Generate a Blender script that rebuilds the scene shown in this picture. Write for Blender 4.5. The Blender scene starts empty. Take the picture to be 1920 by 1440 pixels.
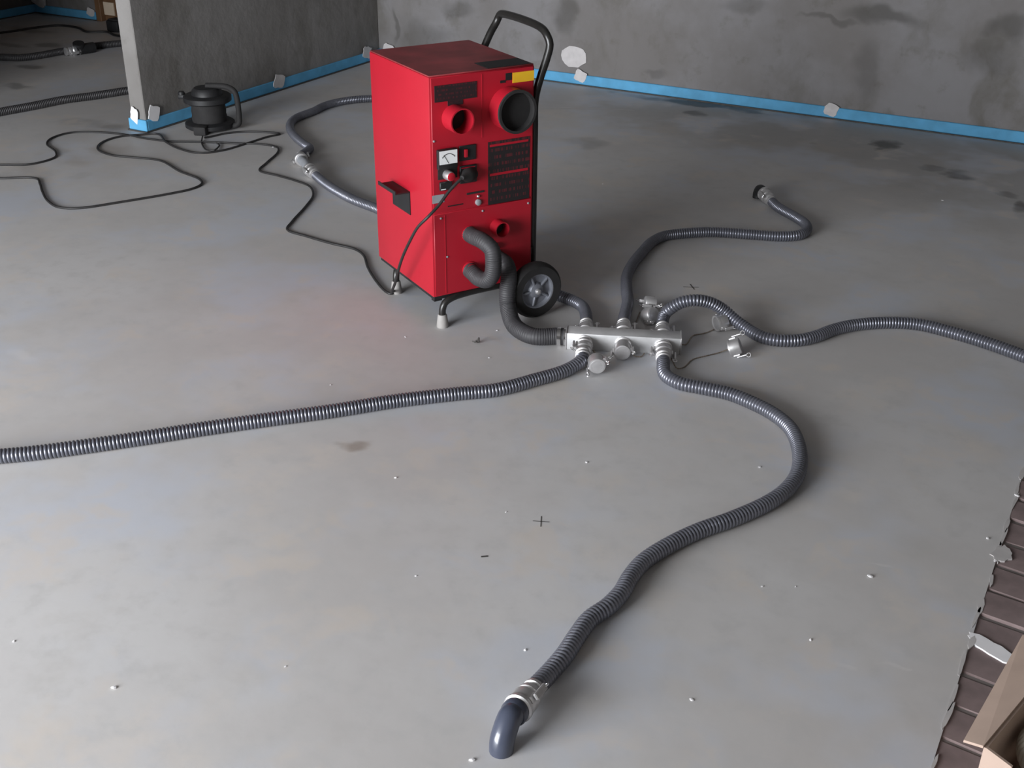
import bpy, bmesh, math, random
from mathutils import Vector, Matrix, noise as mnoise

# ------------------------------------------------------------------ camera, world, light
SC = bpy.context.scene
COL = SC.collection
cam_d = bpy.data.cameras.new('camera')
cam = bpy.data.objects.new('camera', cam_d)
COL.objects.link(cam)
cam_d.sensor_fit = 'HORIZONTAL'
cam_d.sensor_width = 36.0
cam_d.lens = 41.1023
cam_d.clip_start = 0.05
cam.matrix_world = Matrix(((0.8750, -0.2290, 0.4264, 0.0000), (0.4840, 0.3992, -0.7787, 0.0000), (0.0081, 0.8878, 0.4602, 1.6000), (0.0000, 0.0000, 0.0000, 1.0000)))
SC.camera = cam

world = bpy.data.worlds.new('world')
SC.world = world
world.use_nodes = True
bg = world.node_tree.nodes['Background']
bg.inputs['Color'].default_value = (0.75, 0.85, 1.0, 1)
bg.inputs['Strength'].default_value = 0.6

def window_light(name, x0, x1, z0, z1, y, watts, color):
    l = bpy.data.lights.new(name, 'AREA')
    l.shape = 'RECTANGLE'
    l.size = x1 - x0
    l.size_y = z1 - z0
    l.energy = watts
    l.color = color
    o = bpy.data.objects.new(name, l)
    COL.objects.link(o)
    o.location = ((x0 + x1) / 2, y, (z0 + z1) / 2)
    o.rotation_euler = (math.radians(90), 0, 0)      # shines along +Y, into the room
    return o
# daylight entering by the wide glazed opening behind the camera, to its left
WX0, WX1, WZ0, WZ1, YF = -4.95, -1.5, 0.05, 2.35, -2.3
window_light('daylight_wide_window', WX0, WX1, WZ0, WZ1, YF + .02, 590, (0.935, 0.96, 1.0))

SC.view_settings.view_transform = 'Standard'
SC.view_settings.look = 'None'
SC.view_settings.gamma = 1.0
SC.view_settings.use_curve_mapping = False
SC.view_settings.exposure = 0.0

# ------------------------------------------------------------------ materials
def newmat(name):
    m = bpy.data.materials.new(name)
    m.use_nodes = True
    return m, m.node_tree.nodes, m.node_tree.links, m.node_tree.nodes['Principled BSDF']

def basic(name, col, rough=0.6, metal=0.0, var=0.12, scale=30.0, bump=0.0, coat=0.0):
    m, N, L, P = newmat(name)
    tc = N.new('ShaderNodeTexCoord')
    nz = N.new('ShaderNodeTexNoise')
    nz.inputs['Scale'].default_value = scale
    nz.inputs['Detail'].default_value = 4
    L.new(tc.outputs['Object'], nz.inputs['Vector'])
    rp = N.new('ShaderNodeValToRGB')
    rp.color_ramp.elements[0].position = 0.3
    rp.color_ramp.elements[1].position = 0.7
    rp.color_ramp.elements[0].color = tuple(c * (1 - var) for c in col) + (1,)
    rp.color_ramp.elements[1].color = tuple(min(1, c * (1 + var)) for c in col) + (1,)
    L.new(nz.outputs['Fac'], rp.inputs['Fac'])
    L.new(rp.outputs['Color'], P.inputs['Base Color'])
    P.inputs['Roughness'].default_value = rough
    P.inputs['Metallic'].default_value = metal
    P.inputs['Coat Weight'].default_value = coat
    if bump:
        b = N.new('ShaderNodeBump')
        b.inputs['Strength'].default_value = bump
        b.inputs['Distance'].default_value = 0.002
        L.new(nz.outputs['Fac'], b.inputs['Height'])
        L.new(b.outputs['Normal'], P.inputs['Normal'])
    return m

def math_node(N, L, op, a, b=None):
    n = N.new('ShaderNodeMath')
    n.operation = op
    for i, v in enumerate((a, b)):
        if v is None:
            continue
        if isinstance(v, (int, float)):
            n.inputs[i].default_value = v
        else:
            L.new(v, n.inputs[i])
    return n.outputs[0]

def stain_shade_mask(N, L, pos, stains):
    """sum of soft ragged blots; each stain or shade patch = (x, y, radius_x, radius_y, strength) on two axes of pos"""
    acc = None
    for (cx, cy, cz, rx, ry, rz, st) in stains:
        mp = N.new('ShaderNodeVectorMath'); mp.operation = 'SUBTRACT'
        L.new(pos, mp.inputs[0]); mp.inputs[1].default_value = (cx, cy, cz)
        sc = N.new('ShaderNodeVectorMath'); sc.operation = 'MULTIPLY'
        L.new(mp.outputs[0], sc.inputs[0])
        sc.inputs[1].default_value = tuple((1 / r if r else 0) for r in (rx, ry, rz))
        ln = N.new('ShaderNodeVectorMath'); ln.operation = 'LENGTH'
        L.new(sc.outputs[0], ln.inputs[0])
        mr = N.new('ShaderNodeMapRange'); mr.interpolation_type = 'SMOOTHSTEP'
        L.new(ln.outputs['Value'], mr.inputs['Value'])
        mr.inputs['From Min'].default_value = 1.15
        mr.inputs['From Max'].default_value = 0.35
        mr.inputs['To Min'].default_value = 0
        mr.inputs['To Max'].default_value = st
        acc = mr.outputs[0] if acc is None else math_node(N, L, 'MAXIMUM', acc, mr.outputs[0])
    return acc

def warped_position(N, L, amount, scale):
    ge = N.new('ShaderNodeNewGeometry')
    nz = N.new('ShaderNodeTexNoise')
    nz.inputs['Scale'].default_value = scale
    nz.inputs['Detail'].default_value = 3
    L.new(ge.outputs['Position'], nz.inputs['Vector'])
    s = N.new('ShaderNodeVectorMath'); s.operation = 'SUBTRACT'
    L.new(nz.outputs['Color'], s.inputs[0]); s.inputs[1].default_value = (.5, .5, .5)
    k = N.new('ShaderNodeVectorMath'); k.operation = 'SCALE'
    L.new(s.outputs[0], k.inputs[0]); k.inputs['Scale'].default_value = amount
    a = N.new('ShaderNodeVectorMath'); a.operation = 'ADD'
    L.new(ge.outputs['Position'], a.inputs[0]); L.new(k.outputs[0], a.inputs[1])
    return ge.outputs['Position'], a.outputs[0]

def mixcol(N, L, fac, a, b, mode='MIX'):
    n = N.new('ShaderNodeMix'); n.data_type = 'RGBA'; n.blend_type = mode
    if isinstance(fac, (int, float)):
        n.inputs[0].default_value = fac
    else:
        L.new(fac, n.inputs[0])
    for i, v in ((6, a), (7, b)):
        if isinstance(v, tuple):
            n.inputs[i].default_value = v + (1,)
        else:
            L.new(v, n.inputs[i])
    return n.outputs[2]

def noise_fac(N, L, pos, scale, detail, lo, hi, stretch=None):
    nz = N.new('ShaderNodeTexNoise')
    nz.inputs['Scale'].default_value = scale
    nz.inputs['Detail'].default_value = detail
    nz.inputs['Roughness'].default_value = 0.6
    if stretch:
        v = N.new('ShaderNodeVectorMath'); v.operation = 'MULTIPLY'
        L.new(pos, v.inputs[0]); v.inputs[1].default_value = stretch
        L.new(v.outputs[0], nz.inputs['Vector'])
    else:
        L.new(pos, nz.inputs['Vector'])
    mr = N.new('ShaderNodeMapRange'); mr.interpolation_type = 'SMOOTHSTEP'
    L.new(nz.outputs['Fac'], mr.inputs['Value'])
    mr.inputs['From Min'].default_value = lo
    mr.inputs['From Max'].default_value = hi
    return mr.outputs[0]

def floor_material():
    m, N, L, P = newmat('smooth_cement_screed')
    pos, wpos = warped_position(N, L, 0.16, 7.0)
    c = mixcol(N, L, noise_fac(N, L, pos, 1.3, 5, .35, .68), (.52, .50, .485), (.575, .565, .558))
    c = mixcol(N, L, noise_fac(N, L, pos, 3.1, 6, .52, .72), c, (.59, .55, .51))
    c = mixcol(N, L, noise_fac(N, L, pos, 14, 6, .45, .8), c, (.50, .49, .48))
    c = mixcol(N, L, math_node(N, L, 'MULTIPLY', noise_fac(N, L, pos, 5.0, 4, .58, .72), .30), c, (.475, .455, .43))
    dark = [(-1.553, 5.876, 0, 1.700, 0.620, 0, 0.30),  # first two: broad damp plus light falloff towards the back, painted into the colour
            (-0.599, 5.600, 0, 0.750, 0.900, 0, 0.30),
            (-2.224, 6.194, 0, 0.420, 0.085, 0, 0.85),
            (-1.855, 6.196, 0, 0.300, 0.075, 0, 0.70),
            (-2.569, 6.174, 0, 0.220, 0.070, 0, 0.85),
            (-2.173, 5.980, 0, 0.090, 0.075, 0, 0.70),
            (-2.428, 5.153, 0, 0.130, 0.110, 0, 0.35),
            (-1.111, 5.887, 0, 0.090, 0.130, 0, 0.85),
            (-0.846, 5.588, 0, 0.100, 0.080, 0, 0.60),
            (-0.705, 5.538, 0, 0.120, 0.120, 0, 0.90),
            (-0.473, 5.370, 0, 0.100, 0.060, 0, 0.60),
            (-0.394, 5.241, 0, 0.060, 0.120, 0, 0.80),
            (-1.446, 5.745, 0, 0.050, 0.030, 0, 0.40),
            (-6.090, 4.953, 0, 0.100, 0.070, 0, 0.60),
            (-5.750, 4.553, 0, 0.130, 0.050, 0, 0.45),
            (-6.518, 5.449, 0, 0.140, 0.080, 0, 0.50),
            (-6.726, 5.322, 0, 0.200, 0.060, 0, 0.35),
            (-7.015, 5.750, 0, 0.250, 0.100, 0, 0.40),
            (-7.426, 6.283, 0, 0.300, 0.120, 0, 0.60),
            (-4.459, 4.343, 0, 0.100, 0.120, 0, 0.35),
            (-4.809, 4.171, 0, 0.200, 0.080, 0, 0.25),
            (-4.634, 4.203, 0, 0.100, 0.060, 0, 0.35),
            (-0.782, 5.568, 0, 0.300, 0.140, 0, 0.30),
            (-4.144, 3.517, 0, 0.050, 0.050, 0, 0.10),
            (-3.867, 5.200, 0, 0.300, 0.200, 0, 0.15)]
    c = mixcol(N, L, stain_shade_mask(N, L, wpos, dark), c, (.06, .055, .045))
    brown = [(-1.677, 2.182, 0, 0.045, 0.030, 0, 0.50),
            (-4.402, 3.692, 0, 0.220, 0.120, 0, 0.25),
            (-4.404, 3.476, 0, 0.150, 0.080, 0, 0.20),
            (-4.358, 3.882, 0, 0.150, 0.100, 0, 0.25)]
    c = mixcol(N, L, stain_shade_mask(N, L, wpos, brown), c, (.20, .135, .085))
    light = [(-2.900, 2.135, 0, 0.050, 0.035, 0, 0.60),
            (-0.321, 2.330, 0, 0.030, 0.012, 0, 0.50),
            (-0.297, 1.938, 0, 0.030, 0.010, 0, 0.40),
            (-1.482, 2.518, 0, 0.050, 0.030, 0, 0.15),
            (-0.195, 1.986, 0, 0.020, 0.010, 0, 0.40)]
    c = mixcol(N, L, stain_shade_mask(N, L, wpos, light), c, (.66, .64, .62))
    c = mixcol(N, L, math_node(N, L, 'MULTIPLY', noise_fac(N, L, pos, 2.1, 3, .47, .66), .8), c, (.53, .555, .61))
    c = mixcol(N, L, math_node(N, L, 'MULTIPLY', noise_fac(N, L, wpos, 4.2, 3, .54, .70), .55), c, (.61, .545, .475))
    # fine white specks of dried plaster
    c = mixcol(N, L, noise_fac(N, L, pos, 60, 2, .80, .86), c, (.72, .70, .68))
    L.new(c, P.inputs['Base Color'])
    rr = N.new('ShaderNodeMapRange')
    L.new(noise_fac(N, L, pos, 2.3, 4, .3, .7), rr.inputs['Value'])
    rr.inputs['To Min'].default_value = .48
    rr.inputs['To Max'].default_value = .62
    L.new(rr.outputs[0], P.inputs['Roughness'])
    b = N.new('ShaderNodeBump')
    b.inputs['Strength'].default_value = .035
    b.inputs['Distance'].default_value = .004
    L.new(noise_fac(N, L, pos, 22, 5, .2, .8), b.inputs['Height'])
    L.new(b.outputs['Normal'], P.inputs['Normal'])
    return m

def wall_material(name, a, b, dirt, stains=()):
    m, N, L, P = newmat(name)
    pos, wpos = warped_position(N, L, 0.25, 4.0)
    c = mixcol(N, L, noise_fac(N, L, pos, 1.6, 5, .35, .65), a, b)
    c = mixcol(N, L, math_node(N, L, 'MULTIPLY', noise_fac(N, L, wpos, 2.2, 6, .50, .72, (1, 1, .45)), .75), c, dirt)
    c = mixcol(N, L, math_node(N, L, 'MULTIPLY', noise_fac(N, L, pos, 9, 6, .55, .75), .45), c, dirt)
    if stains:
        c = mixcol(N, L, stain_shade_mask(N, L, wpos, stains), c, tuple(v * .35 for v in dirt))
    L.new(c, P.inputs['Base Color'])
    P.inputs['Roughness'].default_value = .85
    bp = N.new('ShaderNodeBump')
    bp.inputs['Strength'].default_value = .3
    bp.inputs['Distance'].default_value = .006
    L.new(noise_fac(N, L, pos, 12, 6, .2, .8), bp.inputs['Height'])
    L.new(bp.outputs['Normal'], P.inputs['Normal'])
    return m

def print_material(name, ground, ink, rows):
    """a printed plate: rows of broken small print across the plate (local x, z)"""
    m, N, L, P = newmat(name)
    tc = N.new('ShaderNodeTexCoord')
    sx = N.new('ShaderNodeSeparateXYZ')
    L.new(tc.outputs['Generated'], sx.inputs[0])
    r = math_node(N, L, 'MULTIPLY', sx.outputs['Z'], float(rows))
    fr = math_node(N, L, 'FRACT', r)
    band = math_node(N, L, 'GREATER_THAN', fr, .55)
    cb = N.new('ShaderNodeCombineXYZ')
    L.new(math_node(N, L, 'MULTIPLY', sx.outputs['X'], 26.0), cb.inputs[0])
    L.new(math_node(N, L, 'MULTIPLY', math_node(N, L, 'FLOOR', r), 7.3), cb.inputs[2])
    nz = N.new('ShaderNodeTexNoise')
    nz.inputs['Scale'].default_value = 1.0
    nz.inputs['Detail'].default_value = 1
    L.new(cb.outputs[0], nz.inputs['Vector'])
    f = math_node(N, L, 'MULTIPLY', band, math_node(N, L, 'GREATER_THAN', nz.outputs['Fac'], .52))
    c = mixcol(N, L, math_node(N, L, 'MULTIPLY', f, .16), ground, ink)
    L.new(c, P.inputs['Base Color'])
    P.inputs['Roughness'].default_value = .5
    return m

M = {}
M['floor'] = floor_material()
WALLST = [(-4.090, 6.253, 0.163, 0.250, 0, 0.120, 0.35),
    (-3.816, 6.253, 0.348, 0.120, 0, 0.060, 0.40),
    (-3.095, 6.253, 0.383, 0.080, 0, 0.120, 0.45),
    (-1.294, 6.253, 0.548, 0.250, 0, 0.060, 0.55),
    (-1.559, 6.253, 0.502, 0.200, 0, 0.020, 0.40),
    (-0.727, 6.253, 0.525, 0.100, 0, 0.080, 0.50),
    (-1.361, 6.253, 0.274, 0.080, 0, 0.200, 0.30),
    (-4.287, 6.253, 0.208, 0.030, 0, 0.120, 0.50),
    (-2.022, 6.253, 0.536, 0.120, 0, 0.060, 0.30),
    (-2.514, 6.253, 0.144, 0.080, 0, 0.030, 0.30),
    (-0.776, 6.253, 0.392, 0.150, 0, 0.100, 0.30)]
M['wall_back'] = wall_material('bare_plaster_back', (.185, .174, .168), (.232, .226, .230), (.115, .105, .085), WALLST)
M['wall_part'] = wall_material('bare_concrete_partition', (.20, .19, .18), (.245, .235, .225), (.13, .12, .105))
M['wall_end'] = M['wall_part']
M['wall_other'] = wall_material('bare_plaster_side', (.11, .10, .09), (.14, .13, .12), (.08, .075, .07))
M['ceiling'] = basic('bare_ceiling', (.12, .115, .11), .9, 0, .1, 3)
M['blue'] = basic('blue_foam', (.10, .36, .60), .75, 0, .12, 14)
M['dab'] = basic('white_plaster', (.60, .575, .57), .8, 0, .08, 25, .3)
M['tape'] = basic('white_tape', (.86, .85, .86), .6, 0, .04, 25)
M['wood'] = basic('brown_timber', (.16, .085, .04), .6, 0, .25, 6)
M['cream'] = basic('cream_card', (.72, .60, .46), .8, 0, .08, 12)
M['red'] = basic('red_enamel', (.39, .008, .021), .45, 0, .05, 5)
M['redtop'] = basic('dusty_red_enamel', (.30, .045, .05), .5, 0, .35, 9)
M['black'] = basic('black_plastic', (.012, .012, .013), .55, 0, .2, 20)
M['blackmatt'] = basic('black_rubber', (.016, .015, .015), .8, 0, .2, 30)
M['tube'] = basic('black_powder_coat', (.016, .015, .014), .32, 0, .2, 30)
M['duct'] = basic('dark_grey_duct', (.036, .035, .038), .6, 0, .15, 30)
M['hose'] = basic('grey_steel_hose', (.175, .18, .21), .32, .6, .12, 18)
M['farhose'] = basic('dark_grey_hose', (.05, .048, .05), .5, .2, .15, 18)
M['alu'] = basic('brushed_aluminium', (.66, .65, .65), .40, .80, .08, 40)
M['alubox'] = basic('manifold_aluminium', (.60, .60, .60), .45, .35, .10, 22)
M['chrome'] = basic('chrome', (.85, .85, .86), .15, 1, .03, 20)
M['elbow'] = basic('blue_grey_plastic', (.055, .063, .092), .28, 0, .12, 20, 0, .3)
M['greyplastic'] = basic('grey_plastic', (.28, .29, .31), .5, 0, .1, 20)
M['rim'] = basic('wheel_rim_grey', (.22, .23, .26), .45, .35, .1, 20)
M['foot'] = basic('grey_rubber_foot', (.33, .315, .30), .7, 0, .1, 30)
M['yellow'] = basic('yellow_sticker', (.80, .47, .02), .55, 0, .05, 25)
M['white'] = basic('white_dial', (.82, .84, .84), .45, 0, .03, 25)
M['cable'] = basic('black_cable', (.020, .019, .019), .55, 0, .2, 30)
M['brass'] = basic('steel_chain', (.30, .25, .20), .45, .7, .3, 90)
M['plate'] = print_material('printed_plate', (.016, .013, .014), (.42, .02, .04), 9)
M['tag'] = print_material('printed_tag', (.020, .012, .014), (.30, .015, .03), 4)
M['cardboard'] = basic('cardboard', (.46, .345, .28), .85, 0, .08, 10, .2)
M['ribbed'] = basic('beige_ribbed_duct', (.48, .45, .38), .6, 0, .1, 12)
M['smear'] = basic('pale_cement_smear', (.50, .48, .47), .7, 0, .1, 20)
M['pencil'] = basic('pencil_line', (.07, .065, .06), .8, 0, .2, 50)
M['mortar'] = basic('grey_mortar_bed', (.20, .175, .165), .9, 0, .2, 20, .4)
M['brick'] = basic('brown_brick', (.225, .170, .165), .8, 0, .22, 14, .5)
M['glass'] = basic('dark_screen', (.03, .03, .035), .2, 0, .1, 10)

# ------------------------------------------------------------------ geometry helpers: geo = (verts, faces)
def join(*gs):
    V, F = [], []
    for v, f in gs:
        o = len(V)
        V += [tuple(p) for p in v]
        F += [tuple(i + o for i in q) for q in f]
    return V, F

def xf(g, mat):
    return [tuple(mat @ Vector(p)) for p in g[0]], g[1]

def mv(g, d):
    return [(p[0] + d[0], p[1] + d[1], p[2] + d[2]) for p in g[0]], g[1]

def aim(origin, zdir, up=(0, 0, 1)):
    z = Vector(zdir).normalized()
    u = Vector(up)
    if abs(z.dot(u)) > .98:
        u = Vector((0, 1, 0))
    x = u.cross(z).normalized()
    y = z.cross(x)
    m = Matrix((x, y, z)).transposed().to_4x4()
    m.translation = Vector(origin)
    return m

def boxg(x0, x1, y0, y1, z0, z1, bev=0.0, seg=2):
    bm = bmesh.new()
    bmesh.ops.create_cube(bm, size=1)
    for v in bm.verts:
        v.co = ((x0 + x1) / 2 + v.co.x * (x1 - x0), (y0 + y1) / 2 + v.co.y * (y1 - y0), (z0 + z1) / 2 + v.co.z * (z1 - z0))
    if bev:
        bmesh.ops.bevel(bm, geom=bm.edges[:], offset=bev, segments=seg, affect='EDGES', profile=.5)
    bm.verts.ensure_lookup_table()
    g = [tuple(v.co) for v in bm.verts], [tuple(v.index for v in f.verts) for f in bm.faces]
    bm.free()
    return g

def lathe(prof, n=20, cap0=True, cap1=True):
    """prof: list of (radius, z) about the local z axis"""
    V, F = [], []
    for r, z in prof:
        for i in range(n):
            a = 2 * math.pi * i / n
            V.append((r * math.cos(a), r * math.sin(a), z))
    for k in range(len(prof) - 1):
        for i in range(n):
            j = (i + 1) % n
            F.append((k * n + i, k * n + j, (k + 1) * n + j, (k + 1) * n + i))
    if cap0:
        F.append(tuple(range(n - 1, -1, -1)))
    if cap1:
        o = (len(prof) - 1) * n
        F.append(tuple(range(o, o + n)))
    return V, F

def spline(pts, step):
    """centripetal-ish Catmull-Rom through pts, resampled to equal arc steps"""
    P = [Vector(p) for p in pts]
    P = [P[0] * 2 - P[1]] + P + [P[-1] * 2 - P[-2]]
    fine = []
    for i in range(1, len(P) - 2):
        p0, p1, p2, p3 = P[i - 1:i + 3]
        n = max(4, int((p2 - p1).length / .004))
        d01 = max((p1 - p0).length, 1e-5) ** .5
        d12 = max((p2 - p1).length, 1e-5) ** .5
        d23 = max((p3 - p2).length, 1e-5) ** .5
        m1 = (p1 - p0) / d01 - (p2 - p0) / (d01 + d12) + (p2 - p1) / d12
        m2 = (p2 - p1) / d12 - (p3 - p1) / (d12 + d23) + (p3 - p2) / d23
        m1 *= d12
        m2 *= d12
        for k in range(n):
            t = k / n
            t2, t3 = t * t, t * t * t
            fine.append(p1 * (2 * t3 - 3 * t2 + 1) + m1 * (t3 - 2 * t2 + t) + p2 * (-2 * t3 + 3 * t2) + m2 * (t3 - t2))
    fine.append(P[-2])
    out = [fine[0]]
    acc = 0.0
    for a, b in zip(fine, fine[1:]):
        d = (b - a).length
        if d < 1e-9:
            continue
        pos = 0.0
        while acc + d - pos >= step:
            pos += step - acc
            acc = 0.0
            out.append(a + (b - a) * (pos / d))
        acc += d - pos
    if (out[-1] - fine[-1]).length > step * .3:
        out.append(fine[-1])
    return out

def sweep(path, radii, n=12):
    P = [Vector(p) for p in path]
    T = []
    for i in range(len(P)):
        a = P[max(0, i - 1)]
        b = P[min(len(P) - 1, i + 1)]
        T.append((b - a).normalized())
    u = Vector((0, 0, 1))
    if abs(T[0].dot(u)) > .9:
        u = Vector((1, 0, 0))
    x = (u - T[0] * u.dot(T[0])).normalized()
    V, F = [], []
    for i, p in enumerate(P):
        x = (x - T[i] * x.dot(T[i])).normalized()
        y = T[i].cross(x)
        r = radii[i] if isinstance(radii, (list, tuple)) else radii
        for k in range(n):
            a = 2 * math.pi * k / n
            V.append(tuple(p + (x * math.cos(a) + y * math.sin(a)) * r))
    for i in range(len(P) - 1):
        for k in range(n):
            j = (k + 1) % n
            F.append((i * n + k, i * n + j, (i + 1) * n + j, (i + 1) * n + k))
    F.append(tuple(range(n - 1, -1, -1)))
    o = (len(P) - 1) * n
    F.append(tuple(range(o, o + n)))
    return V, F

def tubeg(pts, r, step=.012, n=10):
    return sweep(spline(pts, step), r, n)

def ribbed(pts, r, pitch=.010, depth=.0045, n=14):
    path = spline(pts, pitch / 4)
    pat = (r - depth, r - depth * .1, r, r - depth * .1)
    return sweep(path, [pat[i % 4] for i in range(len(path))], n)

def polyprism(poly, z0, z1):
    n = len(poly)
    V = [(x, y, z0) for x, y in poly] + [(x, y, z1) for x, y in poly]
    F = [tuple(range(n - 1, -1, -1)), tuple(range(n, 2 * n))]
    for i in range(n):
        j = (i + 1) % n
        F.append((i, j, n + j, n + i))
    return V, F

# ------------------------------------------------------------------ object helpers
def mesh_of(name, g, mat, smooth=None):
    me = bpy.data.meshes.new(name)
    me.from_pydata([tuple(p) for p in g[0]], [], [tuple(f) for f in g[1]])
    me.materials.append(M[mat])
    if smooth is not None:
        me.polygons.foreach_set('use_smooth', [True] * len(me.polygons))
        me.set_sharp_from_angle(angle=math.radians(smooth))
    me.update()
    return me

def part(name, g, mat, parent=None, smooth=40, label=None):
    o = bpy.data.objects.new(name, mesh_of(name, g, mat, smooth))
    COL.objects.link(o)
    if parent is not None:
        o.parent = parent
    if label:
        o['label'] = label
    return o

def tag(o, label, cat, group=None):
    o['label'] = label
    o['category'] = cat
    if group:
        o['group'] = group
    return o

def thing(name, label, cat, loc=(0, 0, 0), rz=0.0, group=None):
    o = bpy.data.objects.new(name, None)
    o.empty_display_size = .05
    COL.objects.link(o)
    o.location = loc
    o.rotation_euler = (0, 0, rz)
    return tag(o, label, cat, group)

def struct(name, g, mat, smooth=None):
    o = part(name, g, mat, None, smooth)
    o['kind'] = 'structure'
    return o

# ================================================================== THE SETTING
XL, XR, YB, ZC = -7.55, 0.55, 6.253, 2.6
EDGE = -0.08          # edge of the cement screed, beyond it the brick strip
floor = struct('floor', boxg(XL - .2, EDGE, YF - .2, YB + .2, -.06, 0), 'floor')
struct('ceiling', boxg(XL - .2, XR + .2, YF - .2, YB + .2, ZC, ZC + .15), 'ceiling')
DX0, DX1 = -6.905, -6.10                       # doorway in the back wall
wb = struct('wall_back', join(boxg(XL, DX0, YB, YB + .2, -.06, ZC), boxg(DX1, XR, YB, YB + .2, -.06, ZC),
                         boxg(DX0, DX1, YB, YB + .2, 2.05, ZC)), 'wall_back')
struct('wall_left', boxg(XL - .2, XL, YF, YB + .2, -.06, ZC), 'wall_other')
struct('wall_right', boxg(XR, XR + .2, YF, YB + .2, -.06, ZC), 'wall_other')
# partition stub running from the back wall towards the room
PX0, PX1, PY0 = -4.508, -4.412, 4.205
struct('wall_partition', boxg(PX0, PX1, PY0, YB, 0, ZC, .004, 1), 'wall_part')
# added out-of-view wall near the window, keeps its light from the far room
struct('wall_light_block', boxg(-5.72, -5.57, YF, 3.5, 0, ZC), 'wall_other')
# wall behind the camera with one wide glazed opening
def windowed_wall():
    gs = []
    cuts = [(WX0, WX1)]
    x = XL
    for a, b in cuts:
        gs.append(boxg(x, a, YF - .2, YF, -.06, ZC))
        gs.append(boxg(a, b, YF - .2, YF, -.06, WZ0))
        gs.append(boxg(a, b, YF - .2, YF, WZ1, ZC))
        x = b
    gs.append(boxg(x, XR, YF - .2, YF, -.06, ZC))
    return join(*gs)
struct('wall_front', windowed_wall(), 'wall_other')
struct('window_1', join(boxg(WX0, WX0 + .05, YF - .14, YF - .07, WZ0, WZ1), boxg(WX1 - .05, WX1, YF - .14, YF - .07, WZ0, WZ1),
       boxg(WX0, WX1, YF - .14, YF - .07, WZ0, WZ0 + .05), boxg(WX0, WX1, YF - .14, YF - .07, WZ1 - .05, WZ1),
       boxg((WX0 + WX1) / 2 - .025, (WX0 + WX1) / 2 + .025, YF - .14, YF - .07, WZ0 + .05, WZ1 - .05)), 'wood')
# timber door in the back wall beyond the partition
door = struct('door_1', boxg(DX0 + .05, DX1 - .05, YB + .03, YB + .07, .005, 2.0, .003, 1), 'wood')
part('door_frame', join(boxg(DX0, DX0 + .05, YB - .01, YB + .12, 0, 2.05, .003, 1), boxg(DX1 - .05, DX1, YB - .01, YB + .12, 0, 2.05, .003, 1),
     boxg(DX0 + .05, DX1 - .05, YB - .01, YB + .12, 2.0, 2.05, .003, 1)), 'wood', door, None)
part('cream_card_sheet', boxg(DX0 + .055, DX0 + .155, YB + .022, YB + .03, .045, .135), 'cream', door, None, 'cream card stuck low on the brown door')
part('door_handle', join(boxg(DX1 - .17, DX1 - .07, YB + .005, YB + .015, 1.02, 1.04, .004), boxg(DX1 - .09, DX1 - .07, YB + .005, YB + .03, 1.02, 1.04)), 'chrome', door)

# blue foam edge strips standing along the foot of the walls
HS = .062
def dab(parent, x0, x1, y0, y1, z0, z1, seed, mat='dab'):
    """small irregular flat pad in the wall plane; the thin axis keeps its two sides"""
    rnd = random.Random(seed)
    thinx = (x1 - x0) < (y1 - y0)
    n = 16
    out = []
    cz, hz = (z0 + z1) / 2, (z1 - z0) / 2
    c, h = ((y0 + y1) / 2, (y1 - y0) / 2) if thinx else ((x0 + x1) / 2, (x1 - x0) / 2)
    base = []
    for k in range(n):
        a = 2 * math.pi * k / n
        q = max(abs(math.cos(a + .3)), abs(math.sin(a + .3))) if mat != 'dab' else 1
        r = (1 + rnd.uniform(-.10, .10)) / q ** .9
        base.append((c + h * r * math.cos(a), cz + hz * r * math.sin(a)))
    V, F = [], []
    lo, hi = (x0, x1) if thinx else (y0, y1)
    for t in (lo, hi):
        for (s, z) in base:
            V.append((t, s, z) if thinx else (s, t, z))
    F.append(tuple(range(n)))
    F.append(tuple(range(2 * n - 1, n - 1, -1)))
    for i in range(n):
        j = (i + 1) % n
        F.append((i, n + i, n + j, j))
    o = part('tape_patch' if mat == 'tape' else 'plaster_dab', (V, F), 'tape' if mat == 'tape' else 'dab', parent, None)
    bm = bmesh.new(); bm.from_mesh(o.data); bmesh.ops.recalc_face_normals(bm, faces=bm.faces); bm.to_mesh(o.data); bm.free()
    return o

def strip(n, x0, x1, y0, y1):
    o = struct('trim_%d' % n, boxg(x0, x1, y0, y1, .006, HS, .003, 1), 'blue')
    part('edge_line', boxg(x0 - .006 if n in (3, 4) else x0, x1 + .006 if n in (2, 3, 6) else x1, y0 - .006 if n in (1, 3, 5, 7) else y0, y1, .0004, .006), 'pencil', o, None)  # thin dark line along the foot of the strip
    return o
T = .012
s1 = strip(1, PX1 + T, XR, YB - T, YB)                      # back wall, right of the partition
s2 = strip(2, PX1, PX1 + T, PY0, YB)                        # partition, room side
s3 = strip(3, PX0 - T, PX1 + T, PY0 - T, PY0)               # partition end
s4 = strip(4, PX0 - T, PX0, PY0, YB)
s5 = strip(5, XL + T, DX0 - .005, YB - T, YB)               # back wall of the room beyond
s6 = strip(6, XL, XL + T, YF, YB)
s7 = strip(7, DX1 + .005, PX0 - T, YB - T, YB)
dab(s1, -3.015, -2.945, YB - T - .003, YB - T, .022, .088, 2, 'pad')
dab(s1, -1.535, -1.462, YB - T - .003, YB - T, .018, .082, 3, 'pad')
dab(s1, -4.37, -4.29, YB - T - .003, YB - T, .035, .10, 4, 'pad')
dab(s2, PX1 + T, PX1 + T + .003, 5.192, 5.282, .018, .088, 5, 'pad')
dab(s2, PX1 + T, PX1 + T + .003, 6.06, 6.14, .03, .10, 8, 'pad')
dab(s2, PX1 + T, PX1 + T + .003, PY0 + .015, PY0 + .085, .05, .125, 6, 'tape')
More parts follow.
